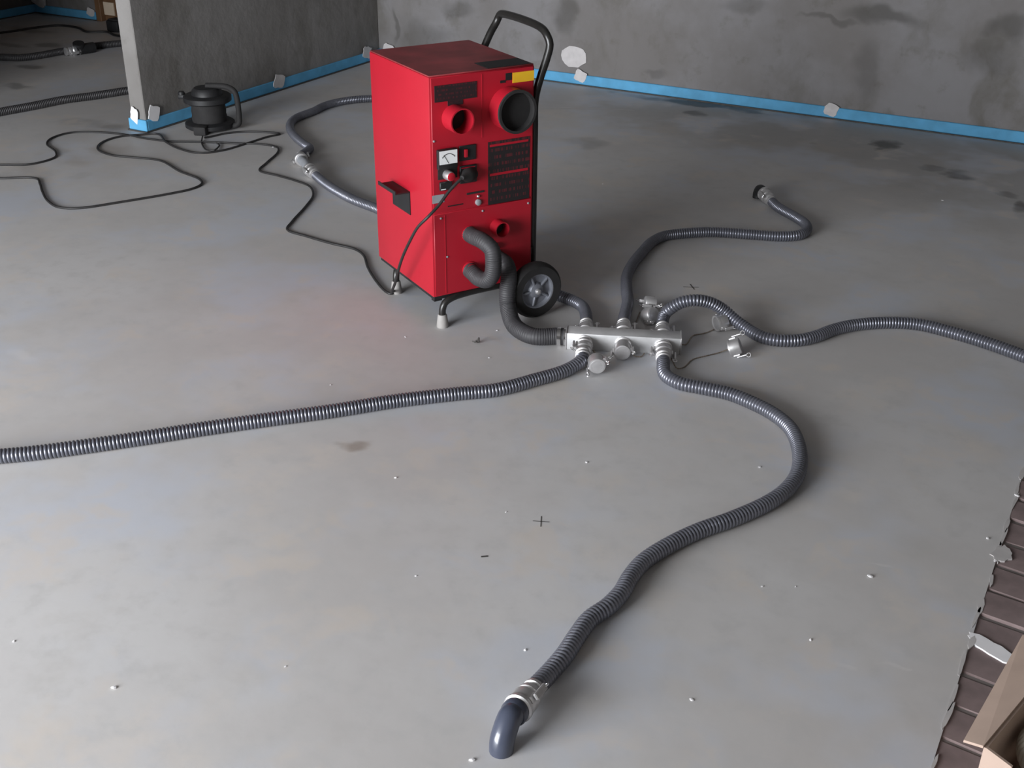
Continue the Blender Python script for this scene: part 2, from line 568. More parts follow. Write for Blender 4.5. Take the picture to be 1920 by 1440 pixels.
dab(s3, PX0 + .012, PX0 + .062, PY0 - T - .003, PY0 - T, .045, .12, 7, 'tape')
dab(s5, -7.54, -7.40, YB - T - .012, YB - T, .055, .17, 9, 'pad')
dab(s5, -6.99, -6.915, YB - T - .003, YB - T, .03, .085, 10, 'pad')
dab(wb, -3.11, -2.95, YB - .006, YB, .095, .225, 12)     # round plaster patch on the back wall

# brick strip beyond the screed edge
rnd = random.Random(4)
bed = struct('trim_8', boxg(EDGE, XR, YF, YB, -.06, -.0055), 'mortar')
bmeshes = []
for k in range(4):
    g = boxg(0, .215, -.048, .048, -.05, 0, .004, 1)
    g = ([(p[0] + rnd.uniform(-.0015, .0015), p[1] + rnd.uniform(-.0015, .0015), p[2] + rnd.uniform(-.001, .001)) for p in g[0]], g[1])
    bmeshes.append(mesh_of('brick', g, 'brick', None))
y = 1.16
i = 0
while y < 4.1:
    for c in range(3):
        o = bpy.data.objects.new('brick', bmeshes[i % 4])
        COL.objects.link(o)
        o.parent = bed
        o.location = (EDGE - .006 + c * .212, y + (0.05 if c == 1 else 0), -.0015 + rnd.uniform(-.002, .0015))
        o.rotation_euler = (0, 0, math.radians(-6 + rnd.uniform(-1.0, 1.0)))
        i += 1
    y += .104 + rnd.uniform(-.002, .004)
def flat_blob(cx, cy, rx, ry, rot, z0, z1, seed, n=18, rough=.2):
    r = random.Random(seed)
    poly = []
    for k in range(n):
        a = 2 * math.pi * k / n
        q = 1 + r.uniform(-rough, rough)
        u, v = rx * q * math.cos(a), ry * q * math.sin(a)
        poly.append((cx + u * math.cos(rot) - v * math.sin(rot), cy + u * math.sin(rot) + v * math.cos(rot)))
    return polyprism(poly, z0, z1)
part('plaster_splash', flat_blob(-0.039, 2.159, .056, .021, math.radians(-26), -.008, .0005, 5, 22, .11), 'tape', bed, None, 'elongated splash of white plaster')
part('plaster_splash', flat_blob(-0.071, 2.523, .035, .022, math.radians(80), -.008, .0015, 8), 'smear', bed, None)
for k in range(26):
    yk = 1.62 + k * .088 + rnd.uniform(-.03, .03)
    part('cement_smear', flat_blob(EDGE + rnd.uniform(-.004, .003), yk, rnd.uniform(.02, .05), rnd.uniform(.003, .0065), math.radians(90 + rnd.uniform(-5, 5)), -.008, .0008, 40 + k, 14, .15), 'smear', bed, None)

# pencil marks on the screed, flat print on the floor
def mark(pts, w=.004):
    gs = []
    for a, b in pts:
        a, b = Vector(a), Vector(b)
        d = (b - a).normalized() * (w / 2)
        n = Vector((-d.y, d.x, 0))
        gs.append(([tuple(a + n), tuple(a - n), tuple(b - n), tuple(b + n)], [(0, 1, 2, 3)]))
    g = join(*gs)
    return [(p[0], p[1], .0006) for p in g[0]], g[1]
part('pencil_cross', mark([((-1.0892, 2.1004, 0.0000), (-1.0522, 2.1162, -0.0000)), ((-1.0808, 2.1290, 0.0000), (-1.0606, 2.0878, 0.0000))], .0024), 'pencil', floor, None, 'pencil cross on the screed in the foreground')
part('pencil_cross', mark([((-1.3177, 3.6659, 0.0000), (-1.2682, 3.6889, 0.0000)), ((-1.3054, 3.7016, 0.0000), (-1.2743, 3.6629, 0.0000))], .004), 'pencil', floor, None, 'faint pencil cross behind the manifold')
part('chalk_line', mark([((-2.9559, 5.6611, 0.0000), (-2.7696, 5.7585, 0.0000)), ((-2.7696, 5.7585, 0.0000), (-2.4692, 5.8702, 0.0000))], .006), 'dab', floor, None)
part('pencil_line', mark([((-1.1243, 1.9119, 0.0000), (-1.1114, 1.9216, 0.0000))], .006), 'pencil', floor, None)

# ================================================================== THE RED DRYING MACHINE
W_, D_, Z0, H_ = 0.3676, 0.4233, 0.1071, 0.7091
ZT = Z0 + H_
mc = thing('desiccant_dryer', 'tall red metal drying machine on wheels with black push handle', 'dryer', (-1.8955, 2.9298, 0.0000), 1.03649)
cab = part('cabinet', boxg(0, W_, 0, D_, Z0, ZT - .004, .004), 'red', mc)
part('top_panel', boxg(.001, W_ - .001, .001, D_ - .001, ZT - .004, ZT, .002, 1), 'redtop', mc, label='dusty dark red top panel')
part('dark_strip', boxg(.205, W_ - .008, .006, .092, ZT, ZT + .0015), 'black', mc, None, 'dark strip stuck on the top')
part('base_plate', boxg(.006, W_ - .006, .006, D_ - .006, Z0 - .012, Z0), 'black', mc, None)
# lower front panel, a hair proud, with its fold line
lp = part('lower_front_panel', boxg(.006, W_ - .006, -.003, 0, Z0 + .004, .386, .0012, 1), 'red', mc)
part('fold_line', boxg(.043, .0455, -.0042, -.003, Z0 + .008, .38), 'red', lp, None)
up = part('upper_front_panel', boxg(.006, W_ - .006, -.003, 0, .390, ZT - .006, .0012, 1), 'red', mc)
part('fold_line', boxg(.178, .1805, -.0042, -.003, .61, ZT - .012), 'red', up, None)
for (x, z) in ((.012, .62), (.35, .37), (.03, .372), (.05, .24), (.18, .372)):
    part('screw', xf(lathe([(.0035, 0), (.0035, .002), (.002, .003)], 8), aim((x, -.003, z), (0, -1, 0))), 'greyplastic', mc)

FD = (0, -1, 0)
def spout(name, x, z, r, ln, wall, mat, lipmat=None, label=None):
    outer = lathe([(r, 0), (r, ln), (r - wall, ln), (r - wall, .002)], 32, False, True)
    o = part(name, xf(outer, aim((x, -.003, z), FD)), mat, mc, 30, label)
    part('inner_shade', xf(lathe([(r - wall * 1.05, .0), (r - wall * 1.05, .004)], 32), aim((x, -.003, z), FD)), 'blackmatt', o, 30)
    if lipmat:
        part('rubber_rim', xf(lathe([(r + .0015, ln - .006), (r + .0015, ln + .002), (r - wall - .002, ln + .002), (r - wall - .002, ln - .03)], 32, False, False), aim((x, -.003, z), FD)), lipmat, o, 30)
        part('filter_mesh', xf(lathe([(r - wall - .001, ln - .028), (r - wall - .001, ln - .024)], 32), aim((x, -.003, z), FD)), 'blackmatt', o, 30)
    return o
spout('air_outlet', .080, .685, .040, .060, .004, 'red')
spout('air_inlet', .270, .692, .066, .062, .005, 'red', 'blackmatt', 'wide red air inlet with black rubber rim')
spout('lower_outlet', .232, .310, .026, .040, .003, 'red')

def plate(name, x0, x1, z0, z1, mat, t=.002, parent=None, label=None, y=-.003):
    return part(name, boxg(x0, x1, y - t, y, z0, z1), mat, parent or mc, None, label)
plate('printed_tag', .017, .160, .737, .786, 'tag')
plate('printed_tag', .061, .112, .722, .737, 'tag')
plate('yellow_sticker', .287, .364, .766, .797, 'yellow', .0012)
plate('black_print', .262, .284, .776, .798, 'black', .001)
plate('black_print', .243, .262, .770, .778, 'black', .001)
lab = plate('instruction_label', .200, .352, .388, .592, 'plate', .0016)
plate('header_line', .206, .346, .576, .583, 'red', .0008, lab, y=-.0046)
plate('header_line', .206, .346, .482, .490, 'red', .0008, lab, y=-.0046)
# ammeter
mt = part('ammeter', boxg(.018, .085, -.020, -.003, .531, .594, .004), 'black', mc)
plate('dial', .021, .082, .549, .591, 'white', .001, mt, y=-.020)
arc = []
for k in range(13):
    a = math.radians(35 + 110 * k / 12)
    arc.append((.0515 + .026 * math.cos(a), -.0215, .555 + .026 * math.sin(a)))
part('scale_arc', sweep(arc, .0010, 6), 'black', mt)
part('needle', sweep([(.0515, -.0215, .551), (.036, -.0215, .578)], .0007, 6), 'black', mt)
# rocker switch
sw = part('switch_plate', boxg(.097, .156, -.007, -.003, .546, .594, .0015, 1), 'black', mc)
part('rocker', boxg(.112, .124, -.014, -.007, .558, .583, .002), 'red', sw)
sk = part('socket_plate', boxg(.097, .157, -.010, -.003, .474, .531, .002, 1), 'black', mc)
plate('red_mark', .102, .150, .523, .526, 'red', .0006, sk, y=-.010)
kn = part('control_plate', boxg(.022, .090, -.005, -.003, .497, .530, .001, 1), 'blackmatt', mc)
part('knob', xf(lathe([(.016, 0), (.016, .008), (.0145, .026), (.013, .028)], 24), aim((.054, -.005, .511), FD)), 'alu', kn)
part('knob_cap', xf(lathe([(.0132, .028), (.0125, .031), (.010, .032)], 24), aim((.054, -.005, .511), FD)), 'red', kn)
sb = part('breaker_block', boxg(.026, .068, -.012, -.003, .463, .490, .002, 1), 'black', mc)
plate('white_mark', .029, .045, .466, .469, 'white', .0006, sb, y=-.012)
plate('grey_sticker', .002, .043, .424, .450, 'greyplastic', .001)
plate('lock_slot', .123, .185, .434, .440, 'blackmatt', .002)
part('key_lock', xf(lathe([(.010, 0), (.010, .006), (.007, .008)], 18), aim((.163, -.003, .404), FD)), 'greyplastic', mc)
part('chrome_button', xf(lathe([(.005, 0), (.005, .004), (.003, .006)], 12), aim((.163, -.003, .424), FD)), 'chrome', mc)
plate('black_print', .055, .110, .405, .409, 'tag', .0006)
# port rings of the rubber ducts
for (x, z) in ((.131, .303), (.131, .182), (.231, .203)):
    part('duct_port', xf(lathe([(.0265, 0), (.0265, .004), (.022, .006), (.022, .018)], 24), aim((x, -.003, z), FD)), 'red', mc)
vb = part('drain_valve', xf(lathe([(.012, 0), (.012, .020), (.008, .024)], 14), aim((.214, -.003, .246), FD)), 'red', mc)
part('valve_tip', xf(lathe([(.005, .024), (.005, .03), (.002, .032)], 10), aim((.214, -.003, .246), FD)), 'chrome', vb)
# side hook: plate and shelf of folded black sheet
hk = part('cable_hook', join(boxg(-.003, 0, .150, .280, .342, .420), boxg(-.050, -.003, .150, .280, .416, .420)), 'black', mc, None)
part('hook_lip', boxg(-.053, -.050, .150, .280, .416, .428), 'black', hk, None)
# frame, feet
part('leg', tubeg([(.029, -.002, .035), (.030, -.002, .062), (.040, -.002, .083), (.065, 0.0, .093), (.13, .008, .096), (.33, .008, .096)], .0115), 'tube', mc)
part('leg', tubeg([(.020, .330, .035), (.021, .330, .062), (.030, .340, .083), (.055, .360, .093), (.12, .39, .096), (.33, .40, .096)], .0115), 'tube', mc)
for (x, y_) in ((.029, -.002), (.020, .330)):
    part('rubber_foot', mv(lathe([(.019, 0), (.020, .004), (.0155, .040), (.0135, .044)], 20), (x, y_, 0)), 'foot', mc)
part('leg_brace', boxg(.012, .04, .02, .04, .083, .095), 'black', mc, None)
# wheels on an axle
part('axle', tubeg([(.335, -.075, .096), (.335, .50, .096)], .009, .05), 'tube', mc)
def wheel(yc, s):
    # axis along -y (s=-1) for the near wheel
    base = Matrix.Translation((.335, yc, .096)) @ Matrix.Rotation(math.radians(90) * (1 if s < 0 else -1), 4, 'X')
    R = .096
    t = part('wheel', xf(lathe([(R * .63, -.022), (R * .90, -.023), (R * .985, -.014), (R, -.004), (R, .004), (R * .985, .014), (R * .90, .023), (R * .63, .022), (R * .62, .014), (R * .62, -.014), (R * .63, -.022)], 40, False, False), base), 'blackmatt', mc, 35)
    part('wheel_disc', xf(lathe([(R * .63, -.012), (R * .63, .019), (R * .58, .017), (R * .54, .006), (R * .30, .004), (R * .24, .014), (.012, .018)], 36), base), 'rim', t, 35)
    for k in range(5):
        a = 2 * math.pi * k / 5 + .4
        part('spoke_rib', xf(boxg(-.004, .004, R * .22, R * .57, .004, .014, .002, 1), base @ Matrix.Rotation(a, 4, 'Z')), 'rim', t, 35)
    part('axle_cap', xf(lathe([(.010, .016), (.010, .024), (.008, .028), (.004, .030)], 16), base), 'alu', t, 35)
wheel(-.078, -1)
wheel(.50, 1)
# push handle on the far side panel
hp = [(.383, .02, .14), (.383, .02, .60), (.384, .02, .70), (.402, .02, .765), (.425, .02, .825), (.436, .022, .865), (.432, .036, .892), (.440, .085, .905),
      (.462, .36, .902), (.468, .392, .893), (.462, .402, .870), (.438, .402, .835), (.405, .402, .77), (.383, .402, .70), (.383, .402, .14)]
hd = part('push_handle', tubeg(hp, .0125, .012, 14), 'tube', mc)
for z in (.20, .62):
    for y_ in (.02, .402):
        part('handle_clip', boxg(W_, .372, y_ - .018, y_ + .018, z - .012, z + .012), 'black', mc, None)

# machine frame -> world
MW = Matrix.Translation(Vector((-1.8955, 2.9298, 0.0000))) @ Matrix.Rotation(1.03649, 4, 'Z')
def mw(x, y_, z):
    return tuple(MW @ Vector((x, y_, z)))

# ================================================================== HOSES AND FITTINGS
def coupling(parent, P, d, name='coupling', levers=True, s=1.0, flip=0):
    """camlock coupling: starts at P, grows along d (parent-local coordinates)"""
    m = aim(P, d)
    prof = [(.018, 0), (.0225, .002), (.0225, .010), (.019, .012), (.019, .018), (.0235, .020), (.0255, .026), (.0255, .034), (.022, .037),
            (.024, .040), (.0275, .043), (.0275, .066), (.0255, .070), (.0295, .072), (.0295, .080), (.0255, .083)]
    c = part(name, xf(lathe([(r * s, z * s) for r, z in prof], 24), m), 'alu', parent, 35)
    if levers:
        for sx in (-1, 1):
            g = join(boxg(sx * .0275 * s - .004, sx * .0275 * s + .004, -.007, .007, .046 * s, .070 * s, .002, 1),
                     boxg(sx * .0375 * s - .0035, sx * .0375 * s + .0035, -.007, .007, .018 * s, .064 * s, .002, 1))
            part('lever', xf(g, m @ Matrix.Rotation(math.radians(12 + flip), 4, 'Z')), 'alu', c, 35)
            ring = [(sx * .037 * s + .007 * math.cos(a), 0, .016 * s + .007 * math.sin(a)) for a in [k * math.pi / 6 for k in range(13)]]
            part('pull_ring', xf(sweep(ring, .0012, 6), m @ Matrix.Rotation(math.radians(12 + flip), 4, 'Z')), 'chrome', c, 35)
    return c

def rel(pts, o):
    return [(p[0] - o[0], p[1] - o[1], p[2] - o[2]) for p in pts]

def wobble(pts, amp, seed):
    return pts

HR = .0205
MANE = Vector((math.cos(0.40143), math.sin(0.40143), 0))
MANN = Vector((math.sin(0.40143), -math.cos(0.40143), 0))       # front side normal, towards the camera
MANO = Vector((-1.4490, 3.0010, 0.0000))                                         # front left bottom corner
ML, MD, MH = .355, .060, .056
def man(a, b, z):
    """along, out of the front face, up"""
    p = MANO + MANE * a + MANN * b
    return (p.x, p.y, z)

def steel_hose(label, pts, start=None, end=None, mat='hose', group='steel drying hoses', r=HR, name='drying_hose'):
    o = pts[0]
    base = (o[0], o[1], 0)
    t = thing(name, label, 'hose', base, 0, group)
    part('hose_body', ribbed(rel(pts, base), r), mat, t, 50)
    if start:
        for (P, d, fl) in start:
            coupling(t, tuple(Vector(P) - Vector(base)), d, flip=fl)
    return t, base

FP = [.055, .176, .301]      # port positions along the manifold
pz = .028
def portpt(i, side, out):
    return man(FP[i], out if side > 0 else -MD - out, pz)

# hose to the left edge of the picture
c0 = portpt(0, 1, .108)
t, b = steel_hose('long steel-grey ribbed hose crossing the foreground to the left edge', [c0, portpt(0, 1, .128), (-1.3656, 2.8336, 0.0205), (-1.4206, 2.7253, 0.0205), (-1.4861, 2.6173, 0.0205), (-1.5681, 2.5435, 0.0205), (-1.7027, 2.4139, 0.0205), (-1.8243, 2.2750, 0.0205),
    (-1.9478, 2.1478, 0.0205), (-2.0658, 2.0219, 0.0205), (-2.1865, 1.8864, 0.0205), (-2.2975, 1.7682, 0.0205), (-2.3726, 1.6937, 0.0205), (-2.5157, 1.5779, 0.0205), (-2.8388, 1.3390, 0.0205)],
    [(c0, MANN * -1, 20)])
# hose to the foreground, with elbow
c0 = portpt(2, 1, .098)
fr = [c0, portpt(2, 1, .116), (-1.0968, 2.9553, 0.0205), (-1.0400, 2.9239, 0.0205), (-0.9636, 2.9286, 0.0205), (-0.8897, 2.9325, 0.0205), (-0.8175, 2.9137, 0.0205), (-0.7423, 2.8803, 0.0205), (-0.6789, 2.8289, 0.0205),
      (-0.6364, 2.7625, 0.0205), (-0.6004, 2.6712, 0.0205), (-0.5847, 2.5950, 0.0205), (-0.5876, 2.5090, 0.0205), (-0.6104, 2.4262, 0.0205), (-0.6634, 2.3156, 0.0205), (-0.7149, 2.2296, 0.0205), (-0.7542, 2.1400, 0.0205), (-0.7790, 2.0541, 0.0205),
      (-0.7819, 1.9858, 0.0205), (-0.7766, 1.9247, 0.0205), (-0.7817, 1.8664, 0.0205), (-0.7973, 1.8061, 0.0205), (-0.7964, 1.7429, 0.0205), (-0.7925, 1.6785, 0.0205), (-0.7953, 1.6111, 0.0205), (-0.7947, 1.5554, 0.0300)]
ce, cd = Vector((-0.7947, 1.5554, 0.0300)), Vector((-0.7891, 1.4569, 0.0460)) - Vector((-0.7947, 1.5554, 0.0300))
t, b = steel_hose('steel-grey ribbed hose curving into the foreground, ending in a blue-grey elbow', fr, [(c0, MANN * -1, 0), (tuple(ce), cd, 30)])
for o_ in [c_ for c_ in t.children if c_.name.startswith('coupling')][1:]:
    o_['label'] = 'aluminium lever coupling holding the elbow'
ee = ce + cd.normalized() * .083
e1 = Vector((-0.7776, 1.3842, 0.0220))
dn = cd.normalized()
dh = Vector((dn.x, dn.y, 0)).normalized()
elp = [ee - dn * .02, ee + dn * .012, ee + dn * .030 + Vector((0, 0, .002)), ee + dh * .052 + Vector((0, 0, -.008)), ee + dh * .064 + Vector((0, 0, -.026)), ee + dh * .066 + Vector((0, 0, -.062))]
el = part('elbow', tubeg(rel([tuple(p) for p in elp], b), .0235, .005, 20), 'elbow', t, 50, 'dark blue-grey plastic elbow turned down to the floor')
part('elbow_collar', xf(lathe([(.0265, 0), (.0265, .012), (.0245, .016)], 24), aim(tuple(ee + dn * .004 - Vector(b)), dn)), 'elbow', el)
# rear middle
c0 = portpt(1, -1, .098)
steel_hose('steel-grey ribbed hose winding from the manifold back to a lone end fitting', [c0, portpt(1, -1, .125), (-1.4160, 3.4004, 0.0205), (-1.4591, 3.4886, 0.0205), (-1.5090, 3.6009, 0.0205), (-1.5379, 3.7089, 0.0205), (-1.5597, 3.8524, 0.0205), (-1.5705, 3.9912, 0.0205), (-1.5521, 4.0702, 0.0205),
    (-1.4874, 4.1427, 0.0205), (-1.4100, 4.2019, 0.0205), (-1.2836, 4.2475, 0.0205), (-1.1599, 4.2917, 0.0205), (-1.1038, 4.3383, 0.0205), (-1.0923, 4.4153, 0.0205), (-1.1214, 4.4851, 0.0205), (-1.1722, 4.5372, 0.0205), (-1.2794, 4.6290, 0.0205), (-1.3193, 4.6736, 0.0240)],
    [(c0, MANN, 0)])
th = bpy.context.scene.collection.objects[-1]
rm = [o for o in COL.objects if o.parent is None and o.get('label', '').startswith('steel-grey ribbed hose winding')][0]
bs = Vector(rm.location)
pe = Vector((-1.3193, 4.6736, 0.0240)); pd = Vector((-1.3743, 4.7311, 0.0360)) - pe
coupling(rm, tuple(pe - bs), pd, flip=15)
q = pe + pd.normalized() * .083
qd = pd.normalized()
part('elbow', tubeg(rel([tuple(q - qd * .02), tuple(q + qd * .015), tuple(q + qd * .035 + Vector((0, 0, -.004))), tuple(q + qd * .045 + Vector((0, 0, -.022))), tuple(q + qd * .046 + Vector((0, 0, -.042)))], bs), .0235, .005, 18), 'black', rm, 50)
# rear right, arching
c0 = portpt(2, -1, .090)
steel_hose('steel-grey ribbed hose arching from the manifold and running off to the right', [c0, portpt(2, -1, .110), (-1.2483, 3.3202, 0.0450), (-1.2280, 3.3163, 0.0700), (-1.1958, 3.3236, 0.0950), (-1.1569, 3.3395, 0.1050), (-1.1192, 3.3679, 0.0950), (-1.0799, 3.3971, 0.0680), (-1.0369, 3.3959, 0.0420),
    (-0.9831, 3.3812, 0.0240), (-0.9280, 3.3559, 0.0205), (-0.8776, 3.3573, 0.0205), (-0.8200, 3.3905, 0.0205), (-0.7807, 3.4454, 0.0205), (-0.7464, 3.5216, 0.0205), (-0.6973, 3.5931, 0.0205), (-0.6111, 3.6671, 0.0205), (-0.5166, 3.7070, 0.0205), (-0.4137, 3.6991, 0.0205), (-0.2939, 3.6706, 0.0205), (-0.1764, 3.6270, 0.0205), (-0.0629, 3.5736, 0.0205), (0.0715, 3.5537, 0.0205)],
    [(c0, MANN, 0)])
# rear left, running round behind the machine to the joined fitting
c0 = portpt(0, -1, .085)
hE = [c0, portpt(0, -1, .105), (-1.5319, 3.2865, 0.0205), (-1.5873, 3.3173, 0.0205), (-1.6509, 3.3340, 0.0205), (-1.7250, 3.3568, 0.0205), mw(.50, .10, .0205), mw(.52, .34, .0205), mw(.45, .56, .0205), mw(.25, .66, .0205), (-2.6553, 3.7469, 0.0205), (-2.7083, 3.7700, 0.0205), (-2.8522, 3.8129, 0.0205), (-2.9719, 3.8666, 0.0205),
      (-3.0928, 3.9332, 0.0205), (-3.1926, 3.9958, 0.0240)]
t, b = steel_hose('steel-grey ribbed hose emerging left of the red machine up to twin couplings', hE, [(c0, MANN, 0)])
j1, j2 = Vector((-3.1926, 3.9958, 0.0240)), Vector((-3.2685, 4.0412, 0.0320))
coupling(t, tuple(j1 - Vector(b)), j2 - j1, flip=10)
k1 = j1 + (j2 - j1).normalized() * .083
hF0 = Vector((-3.4374, 4.1984, 0.0260))
k2d = (Vector((-3.3597, 4.1118, 0.0320)) - hF0)
k2 = hF0 + k2d.normalized() * .083
part('joint_elbow', tubeg(rel([tuple(k1 - (j2 - j1).normalized() * .02), tuple(k1), tuple((k1 + k2) / 2 + Vector((0, 0, .006))), tuple(k2), tuple(k2 - k2d.normalized() * .02)], b), .021, .006, 16), 'greyplastic', t, 50)
hF = [tuple(hF0), (-3.4606, 4.2720, 0.0220), (-3.4874, 4.3351, 0.0205), (-3.5490, 4.3732, 0.0205), (-3.6691, 4.4557, 0.0205), (-3.7781, 4.5512, 0.0205), (-3.8529, 4.6495, 0.0205), (-3.8933, 4.7487, 0.0205), (-3.9024, 4.9093, 0.0205), (-3.9208, 5.0174, 0.0205), (-3.9082, 5.1201, 0.0205), (-3.8635, 5.2162, 0.0205), (-3.8046, 5.2795, 0.0205), (-3.6422, 5.3906, 0.0205), (-3.3764, 5.4653, 0.0205)]
t, b = steel_hose('dark ribbed hose bending from the twin couplings to behind the red machine', hF, None, 'hose')
coupling(t, tuple(hF0 - Vector(b)), k2d, flip=10)
# hoses in the room beyond the partition
steel_hose('straight dark hose on the floor left of the partition end', [(-5.3737, 3.5985, 0.0220), (-5.2946, 4.0474, 0.0220), (-5.2502, 4.2177, 0.0220), (-5.2133, 4.4028, 0.0220), (-5.1378, 4.5603, 0.0220), (-5.0623, 4.7654, 0.0220), (-4.9670, 5.0041, 0.0220)], None, None, 'farhose', 'hoses beyond the partition', .022)
t, b = steel_hose('far dark hose with tee fitting beyond the partition', [(-6.7758, 4.7955, 0.0220), (-6.3984, 4.9684, 0.0220), (-6.2733, 5.0257, 0.0220), (-6.2230, 5.1488, 0.0220), (-6.2073, 5.2720, 0.0220), (-6.1610, 5.3970, 0.0220), (-6.1501, 5.5225, 0.0220), (-6.0922, 5.6386, 0.0220), (-5.9854, 5.7859, 0.0220)], None, None, 'farhose', 'hoses beyond the partition', .022)
a_, b_ = Vector((-6.1472, 5.2627, 0.0300)), Vector((-6.0953, 5.4493, 0.0300))
coupling(t, tuple(a_ - Vector(b)), b_ - a_, s=1.15)
tee = part('tee_fitting', join(xf(lathe([(.034, 0), (.034, .13)], 18), aim(tuple(a_ + (b_ - a_) * .35 - Vector(b)), b_ - a_)),
    xf(lathe([(.032, 0), (.032, .035), (.036, .036), (.036, .046)], 18), aim(tuple((a_ + b_) / 2 - Vector(b)), (.25, -.2, 1)))), 'black', t)

# black rubber ducts of the machine
base = mw(.131, -.003, .0)
dl = thing('rubber_duct', 'short black rubber duct looped between two ports on the machine front', 'duct', base, 0, 'black rubber ducts')
part('duct_body', ribbed(rel([mw(.131, .004, .303), mw(.131, -.03, .303), mw(.138, -.085, .302), mw(.150, -.115, .283), mw(.152, -.122, .25), mw(.150, -.118, .20), mw(.142, -.10, .177), mw(.133, -.06, .170), mw(.131, -.03, .176), mw(.131, .004, .180)], base), .0265, .007, .0012, 18), 'duct', dl, 60)
base = mw(.231, -.003, 0)
dl2 = thing('rubber_duct', 'thick black rubber duct dropping from the machine to the silver manifold', 'duct', base, 0, 'black rubber ducts')
endp = man(-.030, -MD / 2, .030)
dp = [mw(.231, .004, .203), mw(.231, -.03, .203), mw(.235, -.060, .197), mw(.235, -.078, .165), mw(.227, -.084, .113), mw(.225, -.089, .070), (-1.6641, 3.0351, 0.0340), (-1.6073, 2.9923, 0.0300), (-1.5505, 2.9798, 0.0295), endp, man(-.004, -MD / 2, .030)]
part('duct_body', ribbed(rel(dp, base), .0275, .007, .0013, 18), 'duct', dl2, 60)
part('hose_clamp', xf(lathe([(.0295, 0), (.0295, .012)], 24), aim(tuple(Vector(man(-.032, -MD / 2, .030)) - Vector(base)), MANE)), 'chrome', dl2)

# ------------------------------------------------------------------ manifold
mf = thing('hose_manifold', 'silver aluminium box manifold with six hose ports on the floor', 'manifold', tuple(MANO), 0.40143)
part('manifold_body', boxg(0, ML, 0, MD, .0, MH, .0025), 'alubox', mf)
part('end_plate', boxg(ML, ML + .004, -.002, MD + .002, -.0, MH + .002, .001, 1), 'alu', mf)
part('end_plate', boxg(-.004, 0, -.002, MD + .002, 0, MH + .002, .001, 1), 'alu', mf)
part('inlet_stub', xf(lathe([(.0275, 0), (.0275, .006), (.024, .008), (.024, .02)], 24), aim((-.004, MD / 2, .030), (-1, 0, 0))), 'chrome', mf)
for i in range(3):
    for s in (1, -1):
        P = (FP[i], 0, pz) if s > 0 else (FP[i], MD, pz)
        part('port', xf(lathe([(.0265, 0), (.0265, .005), (.022, .007), (.022, .030)], 22), aim(P, (0, -s, 0))), 'alu', mf)

def cap(label, P, d, spin=0, chain=None, name='dust_cap'):
    """camlock dust cap: cup with closed end along d"""
    base = (P[0], P[1], 0)
    t = thing(name, label, 'cap', base, 0, 'camlock dust caps')
    m = aim((0, 0, P[2]), d) @ Matrix.Rotation(math.radians(spin), 4, 'Z')
    shell = lathe([(.021, .001), (.021, -.034), (.0265, -.036), (.0265, -.004), (.0245, 0), (.012, .0015)], 24, True, True)
    c = part('cap_shell', xf(shell, m), 'alu', t, 35)
    part('cap_seam', xf(lathe([(.0275, -.036), (.0275, -.030)], 24, False, False), m), 'alu', c, 35)
    for sx in (-1, 1):
        g = join(boxg(sx * .0275 - .003, sx * .0275 + .003, -.007, .007, -.030, -.008, .0015, 1),
                 boxg(sx * .034 - .0025, sx * .034 + .0025, -.006, .006, -.020, .012, .0015, 1))
        part('lever', xf(g, m), 'alu', t, 35)
        ring = [(sx * .036 + .0065 * math.cos(a), 0, .016 + .0065 * math.sin(a)) for a in [k * math.pi / 6 for k in range(13)]]
        part('pull_ring', xf(sweep(ring, .0012, 6), m), 'chrome', t, 35)
    if chain:
        path = spline(rel(chain, base), .002)
        part('chain', sweep(path, [.0011 + .0012 * abs(math.sin(k * .8)) for k in range(len(path))], 6), 'brass', t, 40)
    return t
cap('silver cap closing the middle front port of the manifold', portpt(1, 1, .062), MANN, 15, [man(.200, .03, .022), man(.215, .035, .006), man(.235, .03, .003), man(.245, .012, .006)])
cap('silver cap lying below the left front port of the manifold', (*(-1.2840, 2.8775, 0.0290)[:2], .034), (MANN.x + .15, MANN.y, -.05), 35, [man(.085, .055, .03), man(.105, .07, .012), man(.118, .085, .008), ((-1.2928, 2.9350, 0.0200))])
cap('small silver cap behind the manifold beside the middle rear hose', (*(-1.3481, 3.3832, 0.0280)[:2], .036), (-.85, -.5, .15), 10, [man(.19, -.10, .03), man(.20, -.13, .008), (-1.3581, 3.3735, 0.0060)])
cap('silver cap half hidden behind the right rear hose coupling', (*(-1.2858, 3.3176, 0.0300)[:2], .034), (.75, -.35, .45), 40, None)
cap('silver cap under the arching hose at the end of a chain', (*(-1.0633, 3.3875, 0.0260)[:2], .034), (.6, .7, .1), 20, [man(.315, -.09, .02), man(.37, -.07, .004), (-1.1360, 3.2933, 0.0030), (-1.1118, 3.3262, 0.0030), (-1.0910, 3.3787, 0.0040), (-1.0820, 3.3929, 0.0100)])
cap('rightmost silver cap lying on the floor at the end of a chain', (*(-0.9592, 3.2339, 0.0260)[:2], .034), (.75, .25, .35), 60, [man(.325, .06, .02), man(.345, .10, .004), (-1.0787, 3.0595, 0.0030), (-1.0733, 3.1265, 0.0030), (-1.0453, 3.1730, 0.0030), (-1.0178, 3.2129, 0.0040), (-0.9931, 3.2343, 0.0140)])

